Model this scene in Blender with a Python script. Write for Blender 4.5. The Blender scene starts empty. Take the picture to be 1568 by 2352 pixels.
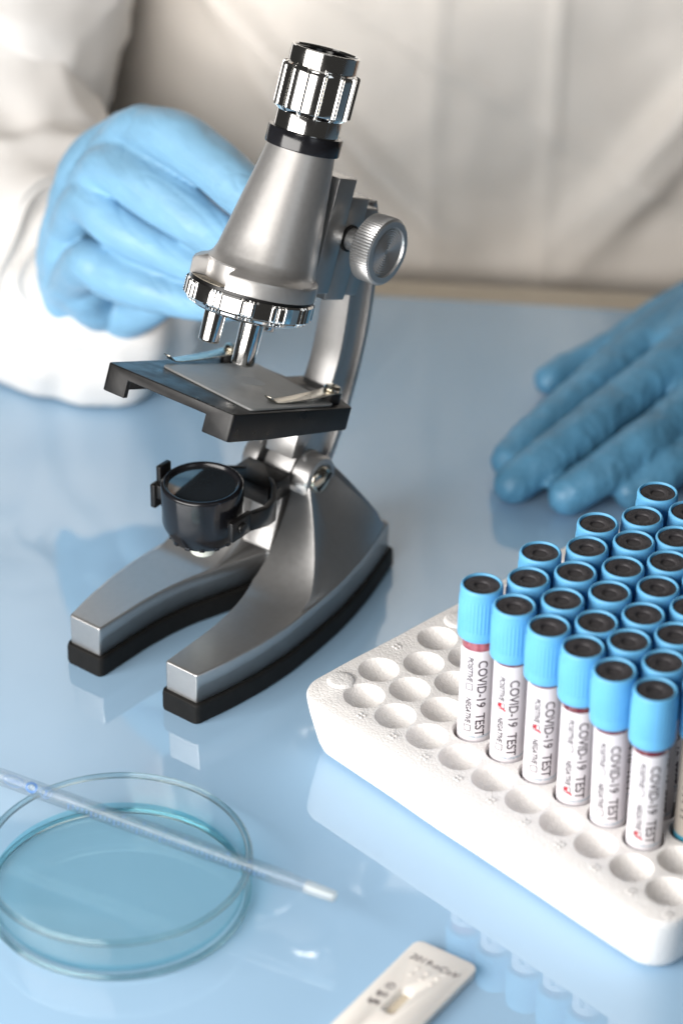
import bpy, bmesh, math, random
from mathutils import Vector, Matrix, noise
random.seed(7)
MM = 0.001
R = math.radians
sc = bpy.context.scene
COL = sc.collection

# ------------------------------------------------------------ camera
PITCH, ROLL, CAMH = 0.5712, 0.0143, 729.6
c_, s_ = math.cos(PITCH), math.sin(PITCH)
FW = Vector((0, c_, -s_)); RX = Vector((1, 0, 0)); UP = RX.cross(FW)
R2 = RX * math.cos(ROLL) + UP * math.sin(ROLL)
U2 = -RX * math.sin(ROLL) + UP * math.cos(ROLL)
cam = bpy.data.cameras.new('camera'); camo = bpy.data.objects.new('camera', cam); COL.objects.link(camo)
m3 = Matrix((R2, U2, -FW)).transposed()
camo.matrix_world = Matrix.Translation((0, 0, CAMH * MM)) @ m3.to_4x4()
cam.sensor_fit = 'VERTICAL'; cam.sensor_height = 36.0; cam.sensor_width = 24.0
cam.lens = 106.3
cam.clip_start = 0.02; cam.clip_end = 60
cam.dof.use_dof = True; cam.dof.focus_distance = 1.186; cam.dof.aperture_fstop = 5.4
cam.dof.aperture_blades = 9
sc.camera = camo
FPX = 12095 * 1568 / 2731
def ray(x, y): return FW + R2 * ((x - 784) / FPX) - U2 * ((y - 1176) / FPX)
def at_y(x, y, Y):
    d = ray(x, y); return Vector((0, 0, CAMH)) + d * (Y / d.y)
def at_z(x, y, z):
    d = ray(x, y); return Vector((0, 0, CAMH)) + d * ((z - CAMH) / d.z)

# ------------------------------------------------------------ world, lamps, exposure
w = bpy.data.worlds.new('World'); sc.world = w; w.use_nodes = True
w.node_tree.nodes['Background'].inputs[0].default_value = (1.0, 0.97, 0.93, 1)
w.node_tree.nodes['Background'].inputs[1].default_value = 0.035
def area(name, loc, target, sx, sy, power, col=(1, 1, 1)):
    l = bpy.data.lights.new(name, 'AREA'); l.shape = 'RECTANGLE'; l.size = sx; l.size_y = sy
    l.energy = power; l.color = col
    o = bpy.data.objects.new(name, l); COL.objects.link(o); o.location = loc
    o.rotation_euler = (Vector(target) - Vector(loc)).to_track_quat('-Z', 'Y').to_euler()
    return o
area('key_softbox', (-0.52, 0.46, 0.34), (0.0, 1.05, 0.06), 0.90, 0.52, 15.8, (1.0, 0.97, 0.935))
cs = area('coat_fill_light', (-0.15, 0.55, 0.85), (0.06, 1.42, 0.20), 0.3, 0.2, 0.17, (1.0, 0.96, 0.90))  # added lamp with a narrow beam, brightens the upper coat
cs.data.spread = R(38)
area('overhead_fill', (0.0, 1.1, 1.75), (0.0, 1.05, 0.0), 1.5, 1.1, 1.8, (1.0, 0.98, 0.96))  # added soft fill from above, no known fixture there
area('fill_softbox', (0.75, 0.0, 0.9), (0.1, 1.0, 0.05), 0.5, 0.5, 0.9, (0.85, 0.93, 1.0))
sc.view_settings.view_transform = 'Standard'; sc.view_settings.look = 'None'
sc.view_settings.exposure = 0.0; sc.view_settings.gamma = 1.0
sc.render.engine = 'CYCLES'
sc.cycles.max_bounces = 22; sc.cycles.transmission_bounces = 20; sc.cycles.glossy_bounces = 6
sc.cycles.transparent_max_bounces = 12; sc.cycles.use_denoising = True
sc.cycles.caustics_refractive = True; sc.cycles.caustics_reflective = False
sc.cycles.sample_clamp_indirect = 6.0; sc.cycles.sample_clamp_direct = 3.0

# ------------------------------------------------------------ materials
def lin(r, g, b):
    f = lambda c: (c / 12.92 if c <= 0.04045 else ((c + 0.055) / 1.055) ** 2.4)
    return (f(r / 255), f(g / 255), f(b / 255), 1)
def mat(name, col, rough=0.5, metal=0.0, coat=0.0, spec=0.5, var=0.0, vscale=60, bump=0.0, bscale=400,
        bdist=0.0004, trans=0.0, ior=1.5, sss=0.0, rvar=0.0, stretch=None, detail=3, speck=None):
    m = bpy.data.materials.new(name); m.use_nodes = True
    nt = m.node_tree; N = nt.nodes; L = nt.links; p = N['Principled BSDF']
    if len(col) == 3: col = (*col, 1)
    p.inputs['Base Color'].default_value = col
    p.inputs['Roughness'].default_value = rough; p.inputs['Metallic'].default_value = metal
    p.inputs['IOR'].default_value = ior
    p.inputs['Specular IOR Level'].default_value = spec
    p.inputs['Coat Weight'].default_value = coat; p.inputs['Coat Roughness'].default_value = 0.03
    p.inputs['Transmission Weight'].default_value = trans
    if sss:
        p.inputs['Subsurface Weight'].default_value = sss
        p.inputs['Subsurface Radius'].default_value = (0.6, 0.9, 1.0)
        p.inputs['Subsurface Scale'].default_value = 0.003
    tc = N.new('ShaderNodeTexCoord'); vec = tc.outputs['Object']
    if stretch:
        mp = N.new('ShaderNodeMapping'); mp.inputs['Scale'].default_value = stretch
        L.new(vec, mp.inputs['Vector']); vec = mp.outputs['Vector']
    if var or rvar:
        n = N.new('ShaderNodeTexNoise'); n.inputs['Scale'].default_value = vscale; n.inputs['Detail'].default_value = 5
        L.new(vec, n.inputs['Vector'])
        if var:
            r = N.new('ShaderNodeValToRGB'); r.color_ramp.elements[0].position = .3; r.color_ramp.elements[1].position = .7
            r.color_ramp.elements[0].color = (*[c * (1 - var) for c in col[:3]], 1)
            r.color_ramp.elements[1].color = (*[min(1, c * (1 + var)) for c in col[:3]], 1)
            L.new(n.outputs['Fac'], r.inputs[0]); L.new(r.outputs[0], p.inputs['Base Color'])
            last = r
        if rvar:
            mr = N.new('ShaderNodeMapRange'); mr.inputs[3].default_value = max(0, rough - rvar); mr.inputs[4].default_value = rough + rvar
            mr.inputs[1].default_value = .3; mr.inputs[2].default_value = .7
            L.new(n.outputs['Fac'], mr.inputs[0]); L.new(mr.outputs[0], p.inputs['Roughness'])
    if speck:
        scol, sscale, thr = speck
        n2 = N.new('ShaderNodeTexNoise'); n2.inputs['Scale'].default_value = sscale; n2.inputs['Detail'].default_value = 6
        n2.inputs['Roughness'].default_value = .7
        L.new(tc.outputs['Object'], n2.inputs['Vector'])
        cr = N.new('ShaderNodeValToRGB'); cr.color_ramp.elements[0].position = thr; cr.color_ramp.elements[1].position = thr + .05
        L.new(n2.outputs['Fac'], cr.inputs[0])
        mx = N.new('ShaderNodeMix'); mx.data_type = 'RGBA'
        L.new(cr.outputs[0], mx.inputs['Factor'])
        mx.inputs['B'].default_value = (*scol, 1)
        if var: L.new(last.outputs[0], mx.inputs['A'])
        else: mx.inputs['A'].default_value = col
        L.new(mx.outputs['Result'], p.inputs['Base Color'])
    if bump:
        n = N.new('ShaderNodeTexNoise'); n.inputs['Scale'].default_value = bscale; n.inputs['Detail'].default_value = detail
        L.new(vec, n.inputs['Vector'])
        b = N.new('ShaderNodeBump'); b.inputs['Strength'].default_value = bump; b.inputs['Distance'].default_value = bdist
        L.new(n.outputs['Fac'], b.inputs['Height']); L.new(b.outputs['Normal'], p.inputs['Normal'])
    return m

M = {}
M['silver'] = mat('satin_silver_paint', (0.56, 0.545, 0.53), .40, .8, var=.03, vscale=500, rvar=.015,
                  speck=((.12, .11, .10), 95, .73))
M['silver_dark'] = mat('satin_silver_casting', (0.47, 0.465, 0.46), .35, .85, var=.03, vscale=400, rvar=.015,
                       speck=((.16, .14, .12), 110, .76))
M['chrome'] = mat('chrome_plating', (0.86, 0.85, 0.83), .085, 1, rvar=.03, vscale=240, speck=((.35, .32, .28), 300, .74))
M['nickel'] = mat('nickel_plate', (0.62, 0.58, 0.50), .2, 1, rvar=.08, vscale=300)
M['knob_metal'] = mat('turned_metal', (0.56, 0.56, 0.56), .36, .85, rvar=.03, vscale=300)
M['black'] = mat('black_plastic', (0.008, 0.0075, 0.0075), .36, 0, spec=.32, rvar=.1, vscale=130, var=.3, bump=.15, bscale=1500, bdist=.0001,
                 speck=((.03, .027, .024), 260, .72))
M['black_gloss'] = mat('glossy_black_plastic', (0.010, 0.010, 0.012), .18, 0, rvar=.07, vscale=130, var=.2)
M['rubber'] = mat('black_rubber', (0.007, 0.0065, 0.006), .62, 0, spec=.25, var=.25, vscale=200, bump=.3, bscale=1200, bdist=.0002)
M['lens_black'] = mat('dark_mirror_glass', (0.02, 0.025, 0.03), .05, 0, coat=1)
M['plate'] = mat('frosted_stage_plate', (0.42, 0.43, 0.43), .42, 0, var=.1, vscale=120, rvar=.08, speck=((.22, .21, .18), 160, .70))
M['white_knob'] = mat('white_plastic', (.72, .74, .66), .35)
M['sticker'] = mat('sticker_paper', (.52, .46, .36), .45, .3, var=.15, vscale=300)
M['ink'] = mat('black_print', (.035, .028, .035), .5)
M['cap'] = mat('blue_cap_plastic', (0.135, 0.43, 0.72), .5, 0, spec=.35, sss=.25, var=.03, vscale=100)
M['stopper'] = mat('grey_black_rubber_stopper', (0.045, 0.041, 0.045), .6, 0, var=.2, vscale=900, bump=.25, bscale=1800, bdist=.0002)
M['label'] = mat('white_label_paper', (.73, .70, .73), .5, 0, spec=.3, var=.015, vscale=200)
M['label_print'] = mat('label_black_print', (.035, .022, .03), .5)
M['label_grey'] = mat('label_thin_print', (.03, .02, .028), .5)
M['tick'] = mat('red_marker', (.55, .01, .03), .4)
M['teal_print'] = mat('teal_print', (.05, .25, .36), .5)
M['blood'] = mat('blood_behind_glass', (.13, .008, .018), .10, 0, coat=1)
M['blood_foam'] = mat('pink_blood_foam', (.36, .085, .11), .12, 0, coat=1, var=.3, vscale=500)
M['beige_label'] = mat('beige_label_paper', (.40, .365, .32), .5)
M['skin'] = mat('skin', (.50, .30, .20), .5, sss=.3)
M['print_blue'] = mat('blue_pipette_print', (.05, .15, .36), .4)
M['kit'] = mat('ivory_plastic', (.74, .705, .66), .34, 0, var=.012, vscale=60, sss=.15)
M['kit_strip'] = mat('test_strip', (.60, .52, .40), .7)
M['kit_ink'] = mat('kit_print', (.06, .04, .05), .5)
M['table_wood'] = mat('cream_table_top', (.56, .49, .39), .5, var=.06, vscale=20)
M['sheet'] = mat('blue_gloss_sheet', (0.335, 0.515, 0.70), .03, 0, coat=1.0, var=.02, vscale=14, rvar=.022, speck=((.62, .68, .74), 620, .79))
M['coat'] = mat('white_coverall_fabric', (.82, .765, .705), .62, 0, var=.03, vscale=30, bump=.35, bscale=180, bdist=.0008)
M['sleeve'] = mat('coverall_fabric_dimmed', (.74, .715, .69), .6, 0, var=.02, vscale=30, bump=.35, bscale=150, bdist=.0008)  # same cloth as the coat, colour lowered to offset the strong key light
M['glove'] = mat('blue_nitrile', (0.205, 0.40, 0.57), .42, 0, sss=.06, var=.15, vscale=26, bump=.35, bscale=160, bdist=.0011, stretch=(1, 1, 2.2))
M['glove_shaded'] = mat('blue_nitrile_loose_shaded', (0.085, 0.25, 0.40), .45, 0, sss=.1, var=.22, vscale=45, bump=.6, bscale=70, bdist=.004)  # same glove blue, with the weaker light on this hand put into the colour
M['glass'] = mat('clear_glass', (0.90, 0.985, 0.985), .0, 0, trans=1.0, ior=1.5)
M['ring_glass'] = mat('clear_glass_edge', (0.88, 0.99, 0.99), .0, 0, trans=1.0, ior=1.5)
M['liquid_side'] = mat('pale_blue_liquid_side', (0.6, 0.9, 0.95), .0, 0, trans=1.0, ior=1.33)
M['pip_glass'] = mat('clear_pipette_plastic', (0.99, 0.99, 1.0), .0, 0, trans=1.0, ior=1.42)
M['frost'] = mat('frosted_tip', (0.74, 0.78, 0.79), .35, 0, trans=.6, ior=1.3)
M['liquid'] = mat('pale_blue_liquid', (0.90, 0.975, 0.99), .0, 0, trans=1.0, ior=1.33)

def clear_thin(src, tint, edge, ior=1.5, rough=.01, refr=0.0, fmax=.5):
    """clear wall: light passes tinted (more through its thick edges), the surface mirrors by Fresnel"""
    m = M[src]; nt = m.node_tree; N = nt.nodes; L = nt.links
    lw = N.new('ShaderNodeLayerWeight'); lw.inputs[0].default_value = .5
    pw = N.new('ShaderNodeMath'); pw.operation = 'POWER'; pw.inputs[1].default_value = 6.0; L.new(lw.outputs['Facing'], pw.inputs[0])
    mc = N.new('ShaderNodeMix'); mc.data_type = 'RGBA'; mc.inputs['A'].default_value = (*tint, 1); mc.inputs['B'].default_value = (*edge, 1)
    L.new(pw.outputs[0], mc.inputs['Factor'])
    t = N.new('ShaderNodeBsdfTransparent'); L.new(mc.outputs['Result'], t.inputs[0])
    g = N.new('ShaderNodeBsdfGlossy'); g.inputs['Roughness'].default_value = rough
    p5 = N.new('ShaderNodeMath'); p5.operation = 'POWER'; p5.inputs[1].default_value = 6.0; L.new(lw.outputs['Facing'], p5.inputs[0])
    fr = N.new('ShaderNodeMapRange'); f0 = ((ior - 1) / (ior + 1)) ** 2
    fr.inputs[3].default_value = f0; fr.inputs[4].default_value = fmax; L.new(p5.outputs[0], fr.inputs[0])
    mx = N.new('ShaderNodeMixShader'); L.new(fr.outputs[0], mx.inputs[0])
    m2 = N.new('ShaderNodeMixShader'); m2.inputs[0].default_value = refr
    L.new(t.outputs[0], m2.inputs[1]); L.new(N['Principled BSDF'].outputs[0], m2.inputs[2])
    L.new(m2.outputs[0], mx.inputs[1]); L.new(g.outputs[0], mx.inputs[2]); L.new(mx.outputs[0], N['Material Output'].inputs[0])
clear_thin('glass', (1, 1, 1), (.45, .86, .89), 1.5)
clear_thin('pip_glass', (.98, .985, .99), (.70, .72, .78), 1.45, refr=.18, fmax=.35)
clear_thin('frost', (.9, .92, .92), (.8, .82, .84), 1.4, rough=.3, refr=.55)
clear_thin('ring_glass', (.93, 1, 1), (.6, .92, .94), 1.5, refr=.75)
clear_thin('liquid_side', (.66, .91, .96), (.50, .86, .93), 1.2)
clear_thin('liquid', (.90, 1, 1), (.22, .72, .85), 1.3)
# polystyrene: fused bead cells
def foam_mat():
    m = mat('white_expanded_foam', (.83, .805, .785), .62, 0, spec=.35, sss=.35)
    m.node_tree.nodes['Principled BSDF'].inputs['Subsurface Radius'].default_value = (1, 1, 1)
    nt = m.node_tree; N = nt.nodes; L = nt.links; p = N['Principled BSDF']
    tc = N.new('ShaderNodeTexCoord')
    v = N.new('ShaderNodeTexVoronoi'); v.feature = 'DISTANCE_TO_EDGE'; v.inputs['Scale'].default_value = 560
    n = N.new('ShaderNodeTexNoise'); n.inputs['Scale'].default_value = 90; n.inputs['Detail'].default_value = 6
    wv = N.new('ShaderNodeVectorMath'); wv.operation = 'ADD'
    L.new(tc.outputs['Object'], wv.inputs[0]); L.new(tc.outputs['Object'], n.inputs['Vector'])
    sc2 = N.new('ShaderNodeVectorMath'); sc2.operation = 'SCALE'; sc2.inputs['Scale'].default_value = .003
    L.new(n.outputs['Color'], sc2.inputs[0]); L.new(sc2.outputs[0], wv.inputs[1]); L.new(wv.outputs[0], v.inputs['Vector'])
    mr = N.new('ShaderNodeMapRange'); mr.inputs[1].default_value = 0; mr.inputs[2].default_value = .16
    L.new(v.outputs['Distance'], mr.inputs[0])
    add = N.new('ShaderNodeMath'); add.operation = 'ADD'; L.new(mr.outputs[0], add.inputs[0])
    n2 = N.new('ShaderNodeTexNoise'); n2.inputs['Scale'].default_value = 60; n2.inputs['Detail'].default_value = 4
    L.new(tc.outputs['Object'], n2.inputs['Vector'])
    mu = N.new('ShaderNodeMath'); mu.operation = 'MULTIPLY'; mu.inputs[1].default_value = 4; L.new(n2.outputs['Fac'], mu.inputs[0])
    L.new(mu.outputs[0], add.inputs[1])
    b = N.new('ShaderNodeBump'); b.inputs['Strength'].default_value = .42; b.inputs['Distance'].default_value = .00035
    L.new(add.outputs[0], b.inputs['Height']); L.new(b.outputs['Normal'], p.inputs['Normal'])
    return m
M['foam'] = foam_mat()

# ------------------------------------------------------------ mesh helpers (all lengths in mm)
class MB:
    def __init__(s): s.v = []; s.f = []; s.m = []
    def add(s, verts, faces, mi=0, mx=None):
        b = len(s.v)
        for p in verts:
            p = Vector(p)
            if mx is not None: p = mx @ p
            s.v.append(p)
        for f in faces: s.f.append([b + i for i in f]); s.m.append(mi)
        return s
    def box(s, x0, x1, y0, y1, z0, z1, mi=0, mx=None):
        v = [(x, y, z) for x in (x0, x1) for y in (y0, y1) for z in (z0, z1)]
        return s.add(v, [(0, 1, 3, 2), (4, 6, 7, 5), (0, 4, 5, 1), (2, 3, 7, 6), (0, 2, 6, 4), (1, 5, 7, 3)], mi, mx)
    def lathe(s, prof, n=64, mi=0, mx=None, fn=None, close=False, cap0=True, cap1=True):
        vs = []
        for j, (r, z) in enumerate(prof):
            for i in range(n):
                a = 2 * math.pi * i / n
                q = fn(a, r, z, j) if fn else (r * math.cos(a), r * math.sin(a), z)
                vs.append(q)
        fs = []
        m = len(prof)
        for j in range(m if close else m - 1):
            for i in range(n):
                k = (i + 1) % n; jj = (j + 1) % m
                fs.append((j * n + i, j * n + k, jj * n + k, jj * n + i))
        if not close:
            if cap0: fs.append(tuple(range(n))[::-1])
            if cap1: fs.append(tuple((m - 1) * n + i for i in range(n)))
        return s.add(vs, fs, mi, mx)
    def prism(s, poly, z0, z1, mi=0, mx=None):
        n = len(poly); vs = [(x, y, z0) for x, y in poly] + [(x, y, z1) for x, y in poly]
        fs = [(i, (i + 1) % n, n + (i + 1) % n, n + i) for i in range(n)] + [tuple(range(n))[::-1], tuple(range(n, 2 * n))]
        return s.add(vs, fs, mi, mx)
    def loft(s, rings, mi=0, mx=None, closed=True, caps=True):
        n = len(rings[0]); vs = [p for r in rings for p in r]; fs = []
        for j in range(len(rings) - 1):
            for i in range(n if closed else n - 1):
                k = (i + 1) % n
                fs.append((j * n + i, j * n + k, (j + 1) * n + k, (j + 1) * n + i))
        if caps:
            fs.append(tuple(range(n))[::-1]); fs.append(tuple((len(rings) - 1) * n + i for i in range(n)))
        return s.add(vs, fs, mi, mx)
    def mesh(s, name, mats, sharp=35, flat=False):
        me = bpy.data.meshes.new(name)
        me.from_pydata([tuple(p * MM) for p in s.v], [], s.f)
        for m_ in mats: me.materials.append(m_)
        me.polygons.foreach_set('material_index', s.m)
        bm = bmesh.new(); bm.from_mesh(me)
        bmesh.ops.recalc_face_normals(bm, faces=bm.faces); bm.to_mesh(me); bm.free()
        if not flat:
            me.shade_smooth(); me.set_sharp_from_angle(angle=R(sharp))
        me.update(); return me
    def build(s, name, mats, parent=None, sharp=35, bevel=0, seg=2, norm=True):
        if not isinstance(mats, (list, tuple)): mats = [mats]
        me = s.mesh(name, mats, sharp)
        o = bpy.data.objects.new(name, me); COL.objects.link(o)
        if parent: o.parent = parent
        if bevel:
            b = o.modifiers.new('bevel', 'BEVEL'); b.width = bevel * MM; b.segments = seg; b.limit_method = 'ANGLE'; b.angle_limit = R(32)
            b.use_clamp_overlap = True
            if hasattr(b, 'harden_normals'): b.harden_normals = False
            bake(o, sharp=sharp + 10)
        return o
def bake(o, sharp=None):
    dg = bpy.context.evaluated_depsgraph_get(); dg.update()
    e = o.evaluated_get(dg)
    me = bpy.data.meshes.new_from_object(e, depsgraph=dg)
    old = o.data; o.modifiers.clear(); o.data = me; me.name = old.name
    if sharp is not None:
        me.shade_smooth(); me.set_sharp_from_angle(angle=R(sharp))
def empty(name, loc, rz=0, label=None, cat=None, group=None):
    o = bpy.data.objects.new(name, None); COL.objects.link(o); o.location = Vector(loc) * MM
    o.rotation_euler = (0, 0, rz); o.empty_display_size = .01
    tag(o, label, cat, group); return o
def tag(o, label=None, cat=None, group=None, kind=None):
    if label: o['label'] = label
    if cat: o['category'] = cat
    if group: o['group'] = group
    if kind: o['kind'] = kind
def axis_mx(p, d, up=(0, 0, 1)):
    d = Vector(d).normalized(); u = Vector(up)
    if abs(d.dot(u)) > .98: u = Vector((1, 0, 0))
    x = u.cross(d).normalized(); y = d.cross(x)
    mm = Matrix((x, y, d)).transposed().to_4x4(); mm.translation = Vector(p); return mm
def text_geo(txt, size, align='CENTER', bold=0, shear=0, spacing=1.0, xscale=1.0):
    cu = bpy.data.curves.new('t', 'FONT'); cu.body = txt; cu.size = size; cu.align_x = align; cu.align_y = 'CENTER'
    cu.offset = bold; cu.shear = shear; cu.space_character = spacing; cu.resolution_u = 3
    o = bpy.data.objects.new('t', cu); me = bpy.data.meshes.new_from_object(o)
    vs = [(v.co.x * xscale, v.co.y, 0) for v in me.vertices]; fs = [tuple(p.vertices) for p in me.polygons]
    bpy.data.objects.remove(o); bpy.data.curves.remove(cu); bpy.data.meshes.remove(me)
    return vs, fs
def ring_tube(pts, r, n=12):
    rings = []
    pts = [Vector(p) for p in pts]
    for i, p in enumerate(pts):
        d = (pts[min(i + 1, len(pts) - 1)] - pts[max(i - 1, 0)])
        mx = axis_mx(p, d); rr = r[i] if isinstance(r, (list, tuple)) else r
        rings.append([mx @ Vector((rr * math.cos(2 * math.pi * k / n), rr * math.sin(2 * math.pi * k / n), 0)) for k in range(n)])
    return rings
def rrect(x0, x1, y0, y1, r, n=6):
    out = []
    for cx, cy, a0 in ((x1 - r, y1 - r, 0), (x0 + r, y1 - r, 90), (x0 + r, y0 + r, 180), (x1 - r, y0 + r, 270)):
        for k in range(n + 1):
            a = R(a0 + 90 * k / n); out.append((cx + r * math.cos(a), cy + r * math.sin(a)))
    return out

# ------------------------------------------------------------ table
TY = math.atan2(-14, 160)
table = empty('table', (90, 1331, 0), TY, 'cream table covered with a glossy pale blue sheet, under everything', 'table')
mb = MB(); mb.box(-900, 900, -900, 26, -34, -4.4); mb.build('wooden_top', M['table_wood'], table, bevel=2.5, seg=3)
mb = MB(); mb.box(-880, 880, -880, 0, -4.2, 0); mb.build('glossy_cover_sheet', M['sheet'], table, bevel=1.2, seg=3)
for sx in (-860, 860):
    for sy in (-870, 0):
        mb = MB(); mb.box(sx - 25, sx + 25, sy - 25, sy + 20, -740, -34.2); mb.build('leg', M['table_wood'], table)

# ------------------------------------------------------------ foam rack
YAW = -0.816
TU = Vector((math.cos(YAW), math.sin(YAW), 0)); TV = Vector((-math.sin(YAW), math.cos(YAW), 0))
H1 = 29.0; SP, DR = 17.70, 16.24
T0 = Vector((9.853, 957.3, 0))
def cell(r, i): return ((i * SP - (SP / 2 if r % 2 == 0 else 0)), (r - 1) * DR)
rack = empty('foam_tube_rack', T0, YAW, 'white polystyrene rack with round wells holding the blue-capped tubes', 'tube rack')
X0, X1, Y0, Y1 = -21.5, 172.5, -18.0, 164.5
prof = [(0, 9.0), (.8, 6.6), (2.5, 5.0), (6, 3.8), (12, 2.6), (20, 1.0), (25, .25), (27.6, 0), (28.6, .35), (29, 1.2)]
rings = []; CNT = None
for z, ins in prof:
    ring = rrect(X0 + ins, X1 - ins, Y0 + ins, Y1 - ins, 12.5 - ins * .35, 10)
    # add points along straights so the sides can wander slightly
    out = []
    n = len(ring)
    if CNT is None: CNT = [max(1, int((Vector(ring[(k + 1) % n]) - Vector(ring[k])).length / 6)) for k in range(n)]
    for k in range(n):
        a = Vector((*ring[k], z)); b = Vector((*ring[(k + 1) % n], z))
        st = CNT[k]
        for q in range(st): out.append(a.lerp(b, q / st))
    rings.append([p + Vector((noise.noise(p * .035), noise.noise(p * .035 + Vector((9, 0, 0))), 0)) * .5 for p in out])
mb = MB(); mb.loft(rings)
body = mb.build('foam_block', M['foam'], rack)
cut = MB()
wellp = [(8.3, 30), (8.3, 29.2), (8.0, 28.5), (7.75, 27.3), (7.1, 25.0), (6.0, 23.0), (4.5, 21.7), (2.4, 21.0), (.3, 20.8)]
for r in range(1, 11):
    for i in range(10):
        x, y = cell(r, i)
        cut.lathe(wellp, 40, mx=Matrix.Translation((x, y, 0)))
co = cut.build('cutter', M['foam'], rack)
bo = body.modifiers.new('b', 'BOOLEAN'); bo.operation = 'DIFFERENCE'; bo.solver = 'EXACT'; bo.object = co
bpy.context.view_layer.update(); bake(body, 40)
bpy.data.objects.remove(co)
for (x, y) in [(-13.4, 0), (-12.5, 2 * DR * 2 - 1.5), (-12.5, 8 * DR), (165, DR), (165, 5 * DR), (165, 9 * DR)]:
    mb = MB(); mb.lathe([(5.8, 28.6), (5.6, 29.1), (4.9, 29.9), (4.2, 30.1), (2.5, 30.15), (.3, 30.2)], 32, mx=Matrix.Translation((x, y, 0)))
    mb.build('stud', M['foam'], rack)
mb = MB()
for i in range(0, 10):
    x = i * SP + SP / 2; y = -9.8
    for dx in (-.9, .9):
        for dy in (-.9, .9):
            mb.lathe([(.75, 28.9), (.7, 29.25), (.4, 29.5), (.05, 29.55)], 10, mx=Matrix.Translation((x + dx, y + dy, 0)))
for r in (2, 4, 6, 8):
    x = -13.5 - 2; y = (r) * DR
    for dx in (-.9, .9):
        for dy in (-.9, .9):
            mb.lathe([(.75, 28.9), (.7, 29.25), (.4, 29.5), (.05, 29.55)], 10, mx=Matrix.Translation((x + dx, y + dy, 0)))
dm = mb.mesh('dots', [M['foam']])
bm = bmesh.new(); bm.from_mesh(body.data); bm.from_mesh(dm); bm.to_mesh(body.data); bm.free(); bpy.data.meshes.remove(dm)

# ------------------------------------------------------------ blood tubes
ZB = 14.0   # height of a tube's bottom inside its well
def curved_text(mbd, txt, size, ang, ztop, rad, mi, bold=0, shear=0, xs=1.0, spacing=1.0, length=None, fn=None):
    """writing that runs down a cylinder, letter tops to the right"""
    vs, fs = text_geo(txt, size, 'LEFT', bold, shear, spacing) if fn is None else fn
    bm = bmesh.new(); vv = [bm.verts.new(v) for v in vs]
    for f in fs:
        try: bm.faces.new([vv[i] for i in f])
        except ValueError: pass
    ys = [v.co.y for v in bm.verts]; y = min(ys)
    while y < max(ys):
        bmesh.ops.bisect_plane(bm, geom=bm.verts[:] + bm.edges[:] + bm.faces[:], plane_co=(0, y, 0), plane_no=(0, 1, 0)); y += .45
    bm.verts.index_update()
    x0 = min(v.co.x for v in bm.verts); x1 = max(v.co.x for v in bm.verts)
    k = (length / (x1 - x0)) if length else xs
    out = []
    for v in bm.verts:
        a = ang + v.co.y / rad         # angle from -y axis towards +x
        out.append((rad * math.sin(a), -rad * math.cos(a), ztop - (v.co.x - x0) * k))
    mbd.add(out, [tuple(v.index for v in f.verts) for f in bm.faces], mi); bm.free()
def quad_line(a, b, wd):
    d = Vector((b[0] - a[0], b[1] - a[1])).normalized(); n = Vector((-d.y, d.x)) * wd / 2
    return [(a[0] + n.x, a[1] + n.y, 0), (a[0] - n.x, a[1] - n.y, 0), (b[0] - n.x, b[1] - n.y, 0), (b[0] + n.x, b[1] + n.y, 0)]
def box_geo(s, t=.18):
    vs, fs = [], []
    for a, b in (((0, 0), (s, 0)), ((s, 0), (s, s)), ((s, s), (0, s)), ((0, s), (0, 0))):
        k = len(vs); vs += quad_line(a, b, t); fs.append((k, k + 1, k + 2, k + 3))
    return vs, fs
def tick_geo():
    pts = [(-.5, 1.2), (.3, -.2), (2.6, 3.0)]
    vs, fs = [], []
    for (a, b, wd) in ((pts[0], pts[1], .9), (pts[1], pts[2], .75), ((-.1, .9), (1.1, .1), 1.0)):
        k = len(vs); vs += quad_line(a, b, wd); fs.append((k, k + 1, k + 2, k + 3))
    return vs, fs
RL = 6.55
def label_mesh(kind):
    mb = MB(); top = {'first': 55.2, 'positive': 57.9, 'negative': 56.3, 'plain': 57.2, 'other': 58}[kind]; S = -4.2 if kind == 'first' else -3.4
    mb.lathe([(RL - .1, 12.4), (RL, 12.5), (RL, top - .1), (RL - .1, top)], 64, 0, cap0=False, cap1=False)
    rt = RL + .03
    if kind == 'other':
        mb.lathe([(rt, 13), (rt, 16)], 64, 5, cap0=False, cap1=False)
        for z in (52, 49, 46, 38, 35, 32, 28, 25):
            mb.lathe([(rt, z), (rt, z - .7)], 40, 2, cap0=False, cap1=False,
                     fn=lambda a, r, zz, j: (r * math.sin(-.9 + a * .14), -r * math.cos(-.9 + a * .14), zz))
        return mb.mesh('label', [M['beige_label'], M['label_print'], M['label_grey'], M['tick'], M['teal_print'], M['teal_print']])
    curved_text(mb, 'COVID-19  TEST', 5.3, .22, 55.4 + S, rt, 1, bold=.085, length=34.8)
    curved_text(mb, 'POSITIVE', 3.1, -.52, 56.6 + S, rt, 2, bold=.10, shear=.22, length=11.4)
    curved_text(mb, '', 0, -.72, 44.6 + S, rt, 2, fn=box_geo(2.7, .34))
    curved_text(mb, 'NEGATIVE', 3.1, -.52, 38.0 + S, rt, 2, bold=.10, shear=.22, length=11.8)
    curved_text(mb, '', 0, -.72, 25.6 + S, rt, 2, fn=box_geo(2.7, .34))
    curved_text(mb, 'LINE7031EXP06  LINE7031EXP06', 1.5, .0, 18.6, rt, 4)
    # the small teal line runs round the tube rather than down it
    if kind == 'positive': curved_text(mb, '', 0, -.66, 44.6 + S, rt + .02, 3, fn=tick_geo())
    if kind == 'negative': curved_text(mb, '', 0, -.66, 25.6 + S, rt + .02, 3, fn=tick_geo())
    return mb.mesh('label', [M['label'], M['label_print'], M['label_grey'], M['tick'], M['teal_print']])
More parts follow.
